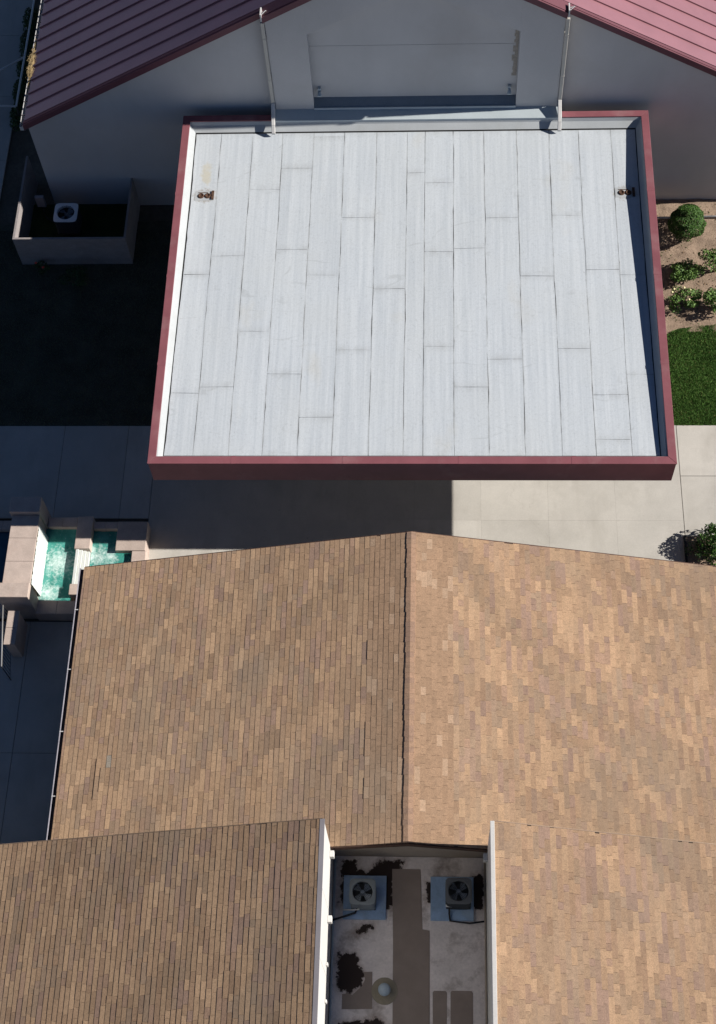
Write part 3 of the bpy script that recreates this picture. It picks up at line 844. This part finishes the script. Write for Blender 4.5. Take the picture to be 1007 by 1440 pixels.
# falling water on the face of the pedestal
rnd = random.Random(5); m = MB()
n = 60
for k in range(n):
    y0, y1 = -2.12+1.95*k/n, -2.12+1.95*(k+1)/n
    d0 = -3.852+.03*vnoise(k*.7, 0, 3); d1 = -3.852+.03*vnoise((k+1)*.7, 0, 3)
    m.quad((d0+.07, y0, .44), (d1+.07, y1, .44), (d1, y1, 1.36), (d0, y0, 1.36))
obj('water_sheet', m, M['wet_white'], ft, smooth=True)
def water_plane(nm, x0, x1, y0, y1, z, mat, amp=.018):
    m = MB(); nx = max(4, int((x1-x0)/.05)); ny = max(4, int((y1-y0)/.05))
    for a in range(nx+1):
        for b in range(ny+1):
            x = x0+(x1-x0)*a/nx; y = y0+(y1-y0)*b/ny
            m.v.append((x, y, z+amp*(vnoise(x*7, y*7, 4)-.5)+amp*.6*(vnoise(x*17, y*17, 6)-.5)))
    for a in range(nx):
        for b in range(ny):
            q = a*(ny+1)+b; m.f.append((q, q+ny+1, q+ny+2, q+1)); m.c.append(None)
    return obj(nm, m, mat, ft, smooth=True)
water_plane('water', -3.87, -2.86, -2.26, .13, .45, M['water'])
water_plane('water', -2.42, -1.1, -2.26, .30, .38, M['water'])
water_plane('water', -6.9, -4.70, -2.3, .1, .30, M['water_shaded'], .006)
slabs('rim_stone', -3.80, -2.90, .13, .46, -.05, .60, 2, 'x')
bx('rim_stone', (-2.88, -2.41, -.63, .47, -.05, .68), M['stone'], ft, bevel=.015)
bx('rim_stone', (-2.88, -2.45, -2.15, -1.80, -.05, .68), M['stone'], ft, bevel=.015)
for k in range(4):
    x0 = -2.83+k*.10; z = .66-.055*k
    bx('cascade_step', (x0, x0+.097, -1.795, -.635, .1, z), M['wet_white'], ft, bevel=.012)
slabs('rim_stone', -2.40, -1.66, .10, .34, -.05, .55, 2, 'x')
bx('rim_stone', (-1.655, -.74, -.63, .35, -.05, .56), M['stone'], ft, bevel=.015)
bx('rim_stone', (-1.14, -.71, -2.25, -.64, -.05, .55), M['stone'], ft, bevel=.015)
slabs('rim_stone', -3.86, -.71, -2.70, -2.27, -.05, .50, 5, 'x')
slabs('rim_stone', -7.2, -4.77, .12, .42, -.05, .45, 5, 'x')
slabs('rim_stone', -7.2, -4.77, -2.64, -2.32, -.05, .45, 5, 'x')
bx('pool_floor', (-6.95, -.72, -2.3, .12, -.04, .06), M['stone'], ft)

pier = empty('stone_pier', (-4.4, -3.4, 0)); tag(pier, 'low tan stone pier south of the fountain pedestal', 'pier')
bx('pier_body', (-4.46, -4.17, -3.90, -2.88, -.05, 1.05), M['stone'], pier)
for k in range(2): bx('pier_cap', (-4.49, -4.145, -3.93+k*.535, -3.93+k*.535+.53, 1.052, 1.10), M['stone'], pier, bevel=.012)
rail = empty('iron_railing', (-4.6, -3.7, 0)); tag(rail, 'thin iron railing panel standing beside the stone pier', 'railing')
A, B = Vector((-4.66, -2.70, 0)), Vector((-4.44, -4.62, 0))
for z, r in ((1.12, .022), (.15, .015)):
    m = MB(); m.tube([(A.x, A.y, z), (B.x, B.y, z)], r, 8); obj('rail', m, M['grey_iron'], rail, smooth=True)
for k in range(17):
    p = A.lerp(B, k/16); m = MB(); m.tube([(p.x, p.y, .03 if k in (0, 16) else .15), (p.x, p.y, 1.12)], .016 if k in (0, 16) else .009, 6); obj('post' if k in (0, 16) else 'baluster', m, M['black_iron'], rail)

# ================================================================ SHINGLED BUILDINGS
K = 1.22
RC = {'tan': (.48, .325, .195), 'gold': (.45, .305, .185), 'brown': (.275, .175, .112), 'rose': (.31, .20, .15), 'grey': (.27, .205, .150), 'dark': (.245, .165, .150), 'mid': (.36, .237, .145)}
RC = {k: (v[0]*K, v[1]*K, v[2]*K*1.03) for k, v in RC.items()}
def shingle_tint(u, y, rnd, near_ridge, seed, grey_shift=0.0):
    if near_ridge:
        if rnd.random() < .09: c = (.49, .34, .23)
        else: c = (.41, .268, .172)
        f = rnd.uniform(.90, 1.08)
        return tuple(x*f for x in c)
    t = .42*vnoise(u*2.4, y*1.0, seed)+.58*rnd.random()
    if t > .63: c = RC['tan'] if rnd.random() < .6 else RC['gold']
    elif t > .44: c = RC['mid']
    elif t > .30: c = RC['rose'] if rnd.random() < .5 else RC['brown']
    else: c = RC['grey'] if rnd.random() < .4 else RC['dark']
    g = vnoise(u*.55+3, y*.4+8, seed+5)
    if g > .62 and rnd.random() < .5: c = tuple(.55*a+.45*b for a, b in zip(c, RC['grey']))
    band = vnoise((u+y)*1.5, (u-y)*.28, seed+9); band2 = vnoise((u+y)*.6, (u-y)*.2, seed+17)
    f = rnd.uniform(.90, 1.08)*(.82+.22*band+.16*band2)
    if band < .34 and rnd.random() < .6: c = tuple(.5*a+.5*b for a, b in zip(c, RC['grey']))
    c = tuple(.55*a+.45*b for a, b in zip(RC['mid'], c))
    return tuple(x*f for x in c)
EXPO = .1435
def shingle_roof(side, xr, zr, slope, length, y0, y1, seed, tone=1.0, ridge_zone=0.0, first=0.0, lifted=None, special=None, thick=.0045):
    """list of (hexa points, tint): wedge shaped tabs laid in courses down the slope; side -1 falls to -X"""
    L = math.sqrt(1+slope*slope)
    dx, dz = side/L, -slope/L            # down-slope unit vector
    nx, nz = side*slope/L, 1/L           # outward normal
    rnd = random.Random(seed)
    out = []
    course = 0; u = first
    while u < length-.01:
        u1 = min(u+EXPO, length)
        y = y0-rnd.uniform(.02, .3)
        near = u < ridge_zone
        while y < y1:
            w = rnd.choice((.17, .25, .31, .41, .50, .62)) if not near else rnd.choice((.24, .31, .46))
            a, b = max(y, y0), min(y+w, y1)
            y += w
            if b-a < .03: continue
            gap = .0025
            tb = thick+rnd.uniform(0, .004)
            if lifted and lifted(u, a): tb = .014
            col = shingle_tint(u, (a+b)/2, rnd, near, seed)
            col = tuple(q*tone for q in col)
            if special:
                sp = special(u, (a+b)/2)
                if sp: col = sp
            us = max(0.0, u-.03); tt = .001 if u > first else .004
            ub = u1+rnd.uniform(-.004, .006)
            def P(uu, yy, h): return (xr+dx*uu+nx*h, yy, zr+dz*uu+nz*h)
            ya, yb = a+gap, b-gap
            pts = [P(us, ya, -.006), P(ub, ya, -.004), P(ub, yb, -.004), P(us, yb, -.006), P(us, ya, tt), P(ub, ya, tb), P(ub, yb, tb), P(us, yb, tt)]
            if side < 0: pts = [pts[1], pts[0], pts[3], pts[2], pts[5], pts[4], pts[7], pts[6]]
            out.append((pts, col, (P((us+ub)/2, (a+b)/2, 0), (b-a)*(ub-us))))
        u = u1; course += 1
    return out
CAMP = Vector((8.0697, -20.0034, 40.6548))
from bpy_extras.object_utils import world_to_camera_view
sc.render.resolution_x = 716; sc.render.resolution_y = 1024
bpy.context.view_layer.update()
def in_view(p):
    q = world_to_camera_view(sc, cam, Vector(p)); return .01 < q.x < .99 and .01 < q.y < .99
def lay_shingles(slopes, thing, limit=300):
    """slopes: list of (deck object, shingle list). The largest in view become single parts, the rest one mass"""
    allp = []
    for d, lst in slopes:
        for s in lst:
            c, area = s[2]
            allp.append((area/(Vector(c)-CAMP).length_squared, d, s))
    cand = sorted((a for a in allp if in_view(a[2][2][0])), key=lambda a: -a[0])
    pick = set(id(a[2]) for a in cand[:limit])
    mass = MB()
    for _, d, s in allp:
        if id(s) in pick:
            m = MB(); m.hexa(s[0], s[1]); obj('shingle', m, M['shingle'], d)
        else: mass.hexa(s[0], s[1])
    o = obj('shingles', mass, M['shingle'], thing); o['kind'] = 'stuff'

# ---- front block: ridge along Y
fb = empty('shingled_front_block', (7.37, -6.3, 0)); tag(fb, 'low gabled building with tan shingles and ridge, next to the canopy', 'building')
XR, ZR, S1 = 7.37, 4.80, .25
FY0, FY1 = -10.54, -2.09
FL = 9.40
Lf = math.sqrt(1+S1*S1)
def deck(nm, parent, side, xr, zr, slope, length, y0, y1, thick=.10, off=-.012):
    L = math.sqrt(1+slope*slope); dx, dz = side/L, -slope/L; nx, nz = side*slope/L, 1/L
    P = lambda u, y, h: (xr+dx*u+nx*h, y, zr+dz*u+nz*h)
    q = [P(0, y0, off-thick), P(length, y0, off-thick), P(length, y1, off-thick), P(0, y1, off-thick), P(0, y0, off), P(length, y0, off), P(length, y1, off), P(0, y1, off)]
    if side < 0: q = [q[1], q[0], q[3], q[2], q[5], q[4], q[7], q[6]]
    m = MB(); m.hexa(q); return obj(nm, m, M['underlay'], parent)
def lifted_left(u, y):
    return (.99 < u < 1.14 and (-6.1 < y < -5.2 or -9.4 < y < -7.6) and hsh(int(y*3), 1, 7) < .7) or (8.3 < u < 8.5 and -9.3 < y < -7.5 and hsh(int(y*4), 2, 7) < .35)
def special_left(u, y):
    if 1.33 < u < 1.50 and -6.35 < y < -5.95: return (.34, .31, .29)
    if 8.05 < u < 8.3 and -8.15 < y < -7.7: return (.37, .32, .26)
dl = deck('roof_slope', fb, -1, XR, ZR, S1, FL*Lf, FY0, FY1)
dr = deck('roof_slope', fb, 1, XR, ZR, S1, FL*Lf, FY0, FY1)
sl = shingle_roof(-1, XR, ZR, S1, FL*Lf, FY0, FY1, 101, ridge_zone=1.12, lifted=lifted_left, special=special_left)
sr = shingle_roof(1, XR, ZR, S1, FL*Lf, FY0, FY1, 202, ridge_zone=1.12)
lay_shingles([(dl, sl), (dr, sr)], fb)
# ridge caps, each folded over the ridge and lapping the next
rnd = random.Random(77)
y = FY0+.004; k = 0
while y < FY1-.02:
    y2 = min(y+.30, FY1); m = MB(); c = rnd.choice([(.43, .275, .185), (.40, .26, .175), (.37, .24, .17)])
    w = .12+rnd.uniform(-.012, .012)
    for s in (-1, 1):
        def P(d, yy, h): return (XR+s*d, yy, ZR-S1*d+h+.004)
        lo, hi = .009, .001
        q = [P(0, y, lo), P(w, y, lo-.004), P(w, y2, hi-.004), P(0, y2, hi), P(0, y, lo+.014), P(w, y, lo+.012), P(w, y2, hi+.010), P(0, y2, hi+.012)]
        if s < 0: q = [q[1], q[0], q[3], q[2], q[5], q[4], q[7], q[6]]
        m.hexa(q, c)
    obj('ridge_shingle', m, M['shingle'], fb)
    y += .142; k += 1
# walls below and trim
EX0, EX1 = XR-FL, XR+FL
ZE = ZR-S1*FL
m = MB(); m.prism_y([(EX0+.55, -.05), (EX1-.55, -.05), (EX1-.55, ZE+.02), (XR, ZR-.125), (EX0+.55, ZE+.02)], FY0+.25, FY1-.45)
obj('wall', m, M['tan_wall'], fb)
for s in (-1, 1):
    f = lambda d: XR+s*d
    for (ya, yb, nm) in ((FY1+.001, FY1+.03, 'rake_board'), (FY0-.03, FY0-.001, 'rake_board')):
        xs = sorted((f(0.0), f(FL)))
        if s < 0: poly = [(f(FL), ZE-.22), (f(0), ZR-.22), (f(0), ZR-.015), (f(FL), ZE-.015)]
        else: poly = [(f(0), ZR-.22), (f(FL), ZE-.22), (f(FL), ZE-.015), (f(0), ZR-.015)]
        m = MB(); m.prism_y(poly, ya, yb); obj(nm, m, M['fascia'], fb)
    m = MB()
    def gb(a, b, z0, z1):
        q = sorted((f(a), f(b))); m.box(q[0], q[1], FY0+.02, FY1, z0, z1)
    gb(FL+.002, FL+.13, ZE-.16, ZE-.14); gb(FL+.002, FL+.012, ZE-.139, ZE-.04)
    gt = obj('gutter', m, M['gutter_dark'], fb)
    m = MB(); gb(FL+.116, FL+.135, ZE-.139, ZE-.02)
    obj('gutter_lip', m, M['gutter_dull'], gt)
    for yy in (-3.4, -5.2, -7.0, -8.8): 
        q = sorted((f(FL-.01), f(FL+.134))); bx('gutter_hanger', (q[0], q[1], yy-.012, yy+.012, ZE-.019, ZE-.012), M['gutter_white'], gt)

# ---- rear block: two higher wings around a mechanical well
rb = empty('shingled_rear_block', (7.37, -16, 0)); tag(rb, 'taller tan shingled building with two wings around an equipment well', 'building')
S2 = 1/3; WZ = 6.42; WXL, WXR = 5.40, 9.36
RY0, RY1 = -20.0, -10.43
LEN = 12.2
L2 = math.sqrt(1+S2*S2)
d1 = deck('roof_slope', rb, -1, WXL, WZ, S2, LEN*L2, RY0, RY1)
d2 = deck('roof_slope', rb, 1, WXR, WZ, S2, LEN*L2, RY0, RY1)
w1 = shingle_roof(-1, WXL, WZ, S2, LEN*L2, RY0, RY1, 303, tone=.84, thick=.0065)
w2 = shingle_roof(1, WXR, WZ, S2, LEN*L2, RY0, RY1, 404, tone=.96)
lay_shingles([(d1, w1), (d2, w2)], rb)
for sd, xr in ((-1, WXL), (1, WXR)):
    m = MB(); a = xr+sd*LEN; zb = WZ-S2*LEN
    P = [(xr, RY1+.001, WZ-.09), (a, RY1+.001, zb-.09), (a, RY1+.022, zb-.09), (xr, RY1+.022, WZ-.09), (xr, RY1+.001, WZ+.006), (a, RY1+.001, zb+.006), (a, RY1+.022, zb+.006), (xr, RY1+.022, WZ+.006)]
    if sd < 0: P = [P[1], P[0], P[3], P[2], P[5], P[4], P[7], P[6]]
    m.hexa(P); obj('rake_edge', m, M['rake_edge'], rb)
FZ = 2.5
XL0, XR0 = WXL+.02, WXR-.02           # inner faces of the well
m = MB(); m.prism_y([(WXL-LEN+.5, -.05), (XL0, -.05), (XL0, WZ-.02), (WXL-.01, WZ-.13), (WXL-LEN+.5, WZ-.13-(LEN-.5)*S2)], RY0+.2, RY1-.02)
obj('wing_wall', m, M['white_wall'], rb)
m = MB(); m.prism_y([(XR0, -.05), (WXR+LEN-.5, -.05), (WXR+LEN-.5, WZ-.13-(LEN-.5)*S2), (WXR+.01, WZ-.13), (XR0, WZ-.02)], RY0+.2, RY1-.02)
obj('wing_wall', m, M['white_wall'], rb)
m = MB(); m.hexa([(WXL-.065, RY0, WZ-.026), (XL0+.03, RY0, WZ-.012), (XL0+.03, RY1, WZ-.012), (WXL-.065, RY1, WZ-.026), (WXL-.065, RY0, WZ-.010), (XL0+.03, RY0, WZ+.016), (XL0+.03, RY1, WZ+.016), (WXL-.065, RY1, WZ-.010)])
obj('edge_trim', m, M['trim_grey'], rb)
bx('edge_trim', (XR0-.028, WXR+.05, RY0, RY1, WZ-.018, WZ+.03), M['trim_white'], rb, bevel=.006)
# inner facing boards, lapped panels along the left wall
for k, (ya, yb) in enumerate(((-12.02, -10.5), (-13.58, -12.03), (-15.1, -13.59), (-17.2, -15.11))):
    bx('wall_panel', (XL0+.001, XL0+.022, ya, yb, 2.95, WZ-.02), M['white_wall'], rb, bevel=.004)
    bx('wall_panel', (XR0-.022, XR0-.001, ya, yb, 2.95, WZ-.02), M['white_wall'], rb, bevel=.004)
for (yy, zz) in ((-10.72, 4.25), (-12.30, 4.25), (-13.35, 4.2), (-14.2, 4.2)):
    big = yy > -13
    bx('bracket', (XL0+.023, XL0+(.13 if big else .07), yy-(.08 if big else .04), yy+(.08 if big else .04), zz-.1, zz+.12), M['trim_white'], rb, bevel=.01)
bx('bracket', (XR0-.13, XR0-.023, -10.82, -10.64, 4.1, 4.3), M['trim_white'], rb, bevel=.01)
bx('well_floor', (XL0+.001, XR0-.001, RY0+.3, FY0+.24, -.04, FZ-.004), M['white_wall'], rb)
bx('base_flashing', (XL0+.024, XL0+.07, RY0+.3, FY0+.2, FZ+.001, FZ+.16), M['flash'], rb, bevel=.01)
bx('base_flashing', (XR0-.07, XR0-.024, RY0+.3, FY0+.2, FZ+.001, FZ+.16), M['tan_wall'], rb, bevel=.01)
# roof vent with collar
vt = MB(); vt.lathe((6.79, -13.65, FZ), [(.33, .001), (.32, .015), (.12, .03)], 28); vo = obj('vent_collar', vt, M['beige'], rb, smooth=False)
vt = MB(); vt.lathe((6.79, -13.65, FZ), [(.10, .03), (.10, .20), (.155, .20), (.155, .25), (.11, .30), (.03, .32)], 24); obj('vent_cap', vt, M['dome'], vo, smooth=True)
# wet dirt in irregular patches on the floor of the well
WET = [[(5.62, -10.42), (6.0, -10.36), (6.05, -10.62), (6.3, -10.72), (6.6, -10.42), (7.25, -10.38), (7.15, -10.68), (6.95, -10.95), (6.95, -11.25), (7.05, -11.45), (6.85, -11.66), (6.68, -11.62), (6.68, -10.85), (5.75, -10.85), (5.72, -11.5), (5.56, -11.5), (5.66, -11.0)],
       [(6.25, -12.03), (6.48, -11.98), (6.45, -12.15), (6.15, -12.28), (5.95, -12.22)],
       [(5.62, -12.75), (6.05, -12.72), (6.15, -13.0), (6.28, -13.25), (6.2, -13.55), (5.95, -13.72), (5.66, -13.65), (5.58, -13.2)],
       [(8.98, -10.78), (9.26, -10.66), (9.27, -11.6), (9.05, -11.64), (8.9, -11.3)],
       [(7.82, -10.95), (7.98, -10.95), (7.98, -11.5), (7.84, -11.45)],
       [(5.66, -14.42), (6.6, -14.3), (7.0, -14.5), (7.1, -15.2), (5.66, -15.3)]]
def sdf(px, py, poly):
    d = 1e9; inside = False
    for (x0, y0), (x1, y1) in zip(poly, poly[1:]+poly[:1]):
        ex, ey = x1-x0, y1-y0; wx, wy = px-x0, py-y0
        t = max(0, min(1, (wx*ex+wy*ey)/(ex*ex+ey*ey)))
        d = min(d, (wx-ex*t)**2+(wy-ey*t)**2)
        if (y0 > py) != (y1 > py) and px < ex*(py-y0)/ey+x0: inside = not inside
    return math.sqrt(d)*(1 if inside else -1)
m = MB(); wet = []
GX = [XL0+.002+(XR0-XL0-.004)*k/100 for k in range(101)]
GY = [-10.302-.045*k for k in range(131)]+[RY0+.3]
for x in GX:
    for y in GY:
        m.v.append((x, y, FZ+.004*(vnoise(x*1.3, y*1.3, 71)-.5)))
        v = -1.0
        if y > -16:
            for p in WET:
                if min(q[0] for q in p)-.3 < x < max(q[0] for q in p)+.3 and min(q[1] for q in p)-.3 < y < max(q[1] for q in p)+.3:
                    v = max(v, sdf(x, y, p))
        wet.append(v)
for q in range(len(GX)-1):
    for k in range(len(GY)-1):
        p = q*len(GY)+k; m.f.append((p, p+1, p+len(GY)+1, p+len(GY))); m.c.append(None)
for f in range(len(m.f)): m.f[f] = m.f[f][::-1] if False else m.f[f]
def wet_floor():
    mat = M['wellfloor']; nt = mat.node_tree; b = nt.nodes['Principled BSDF']; src = b.inputs['Base Color'].links[0].from_socket
    at = node(nt, 'ShaderNodeAttribute'); at.attribute_name = 'wet'
    nz = noise(nt, pos(nt), 6.5, 8, .7)
    sc_ = node(nt, 'ShaderNodeMath', operation='MULTIPLY_ADD'); nt.links.new(nz, sc_.inputs[0]); sc_.inputs[1].default_value = .44; sc_.inputs[2].default_value = -.22
    ad = node(nt, 'ShaderNodeMath', operation='ADD'); nt.links.new(at.outputs['Fac'], ad.inputs[0]); nt.links.new(sc_.outputs[0], ad.inputs[1])
    of = node(nt, 'ShaderNodeMath', operation='ADD'); nt.links.new(ad.outputs[0], of.inputs[0]); of.inputs[1].default_value = .5
    c = mixc(nt, ramp(nt, of.outputs[0], [(.36, 0.), (.50, .42)]), src, (.30, .21, .16))
    c = mixc(nt, ramp(nt, of.outputs[0], [(.49, 0.), (.525, 1.)]), c, (.032, .020, .017))
    nt.links.new(c, b.inputs['Base Color'])
wet_floor()
me = m.mesh('floor_membrane', M['wellfloor'])
me.attributes.new('wet', 'FLOAT', 'POINT').data.foreach_set('value', wet)
obj('floor_membrane', me, None, rb)
# brown walk pads lying on the membrane
def pad(label, poly):
    m = MB(); m.prism_z(poly, FZ+.001, FZ+.009)
    tag(obj('walk_pad', m, M['walkpad']), label, 'walkway pad', 'walk pads in the equipment well')
pad('long brown walk pad down the middle of the well', [(7.02, -16.5), (7.92, -16.5), (7.90, -12.16), (7.72, -12.13), (7.66, -10.62), (6.93, -10.62), (6.98, -12.5)])
pad('squarish brown walk pad left of the round vent', [(5.74, -14.10), (6.49, -14.08), (6.48, -13.19), (6.26, -13.20), (6.30, -13.38), (6.22, -13.55), (6.12, -13.64), (5.99, -13.76), (5.88, -13.72), (5.74, -13.74)])
pad('narrow brown walk pad right of the long central one', [(7.99, -16.4), (8.32, -16.4), (8.33, -13.66), (8.30, -13.62), (8.01, -13.62), (7.98, -13.66)])
pad('wider brown walk pad nearest the right well wall', [(8.42, -16.4), (8.96, -16.4), (8.97, -13.66), (8.94, -13.61), (8.45, -13.61), (8.42, -13.65)])
# two condensers on blue pads
for nm, x0 in (('left', 5.70), ('right', 7.92)):
    m = MB(); m.box(x0, x0+1.09, -11.92, -10.81, FZ+.013, FZ+.065)
    tag(obj('equipment_pad', m, M['pad'], bevel=.012), 'blue square pad under the %s condenser in the well' % nm, 'pad', 'condenser pads')
condenser('condenser', 'grey condenser on the blue pad by the lit white wall', (6.22, -11.38, FZ+.066), .325, .68, M['ac_metal'], M['ac_metal'], hole=.39, group='condensers in the equipment well')
condenser('condenser', 'darker condenser on the blue pad by the shaded right wall', (8.62, -11.32, FZ+.066), .325, .68, M['ac_dark'], surf('condenser_charcoal', (.17, .18, .19), var=.15, rough=.5, bmp=.02), hole=.39, group='condensers in the equipment well')
m = MB(); m.tube([(6.08, -11.67, FZ+.30), (6.02, -11.78, FZ+.16), (5.75, -11.86, FZ+.10), (XL0+.03, -11.98, FZ+.2)], .028, 8)
tag(obj('refrigerant_line', m, M['black_iron'], smooth=True), 'black refrigerant line from the left condenser to the wall', 'pipe')
m = MB(); m.tube([(5.72, -11.70, FZ+.12), (5.95, -11.72, FZ+.2), (6.12, -11.72, FZ+.30)], .022, 8)
tag(obj('insulated_pipe', m, M['ac_white'], smooth=True), 'short pale insulated pipe at the left condenser', 'pipe')
m = MB(); m.tube([(8.40, -11.58, FZ+.25), (8.39, -11.75, FZ+.10), (8.41, -11.93, FZ+.09), (8.9, -11.98, FZ+.09), (XR0-.03, -11.93, FZ+.12)], .024, 8)
tag(obj('refrigerant_line', m, M['black_iron'], smooth=True), 'black refrigerant line from the right condenser to the wall', 'pipe')
m = MB(); m.tube([(8.30, -11.60, FZ+.32), (8.46, -11.61, FZ+.32)], .03, 8)
tag(obj('insulated_pipe', m, M['ac_white'], smooth=True), 'short pale insulated pipe at the right condenser', 'pipe')
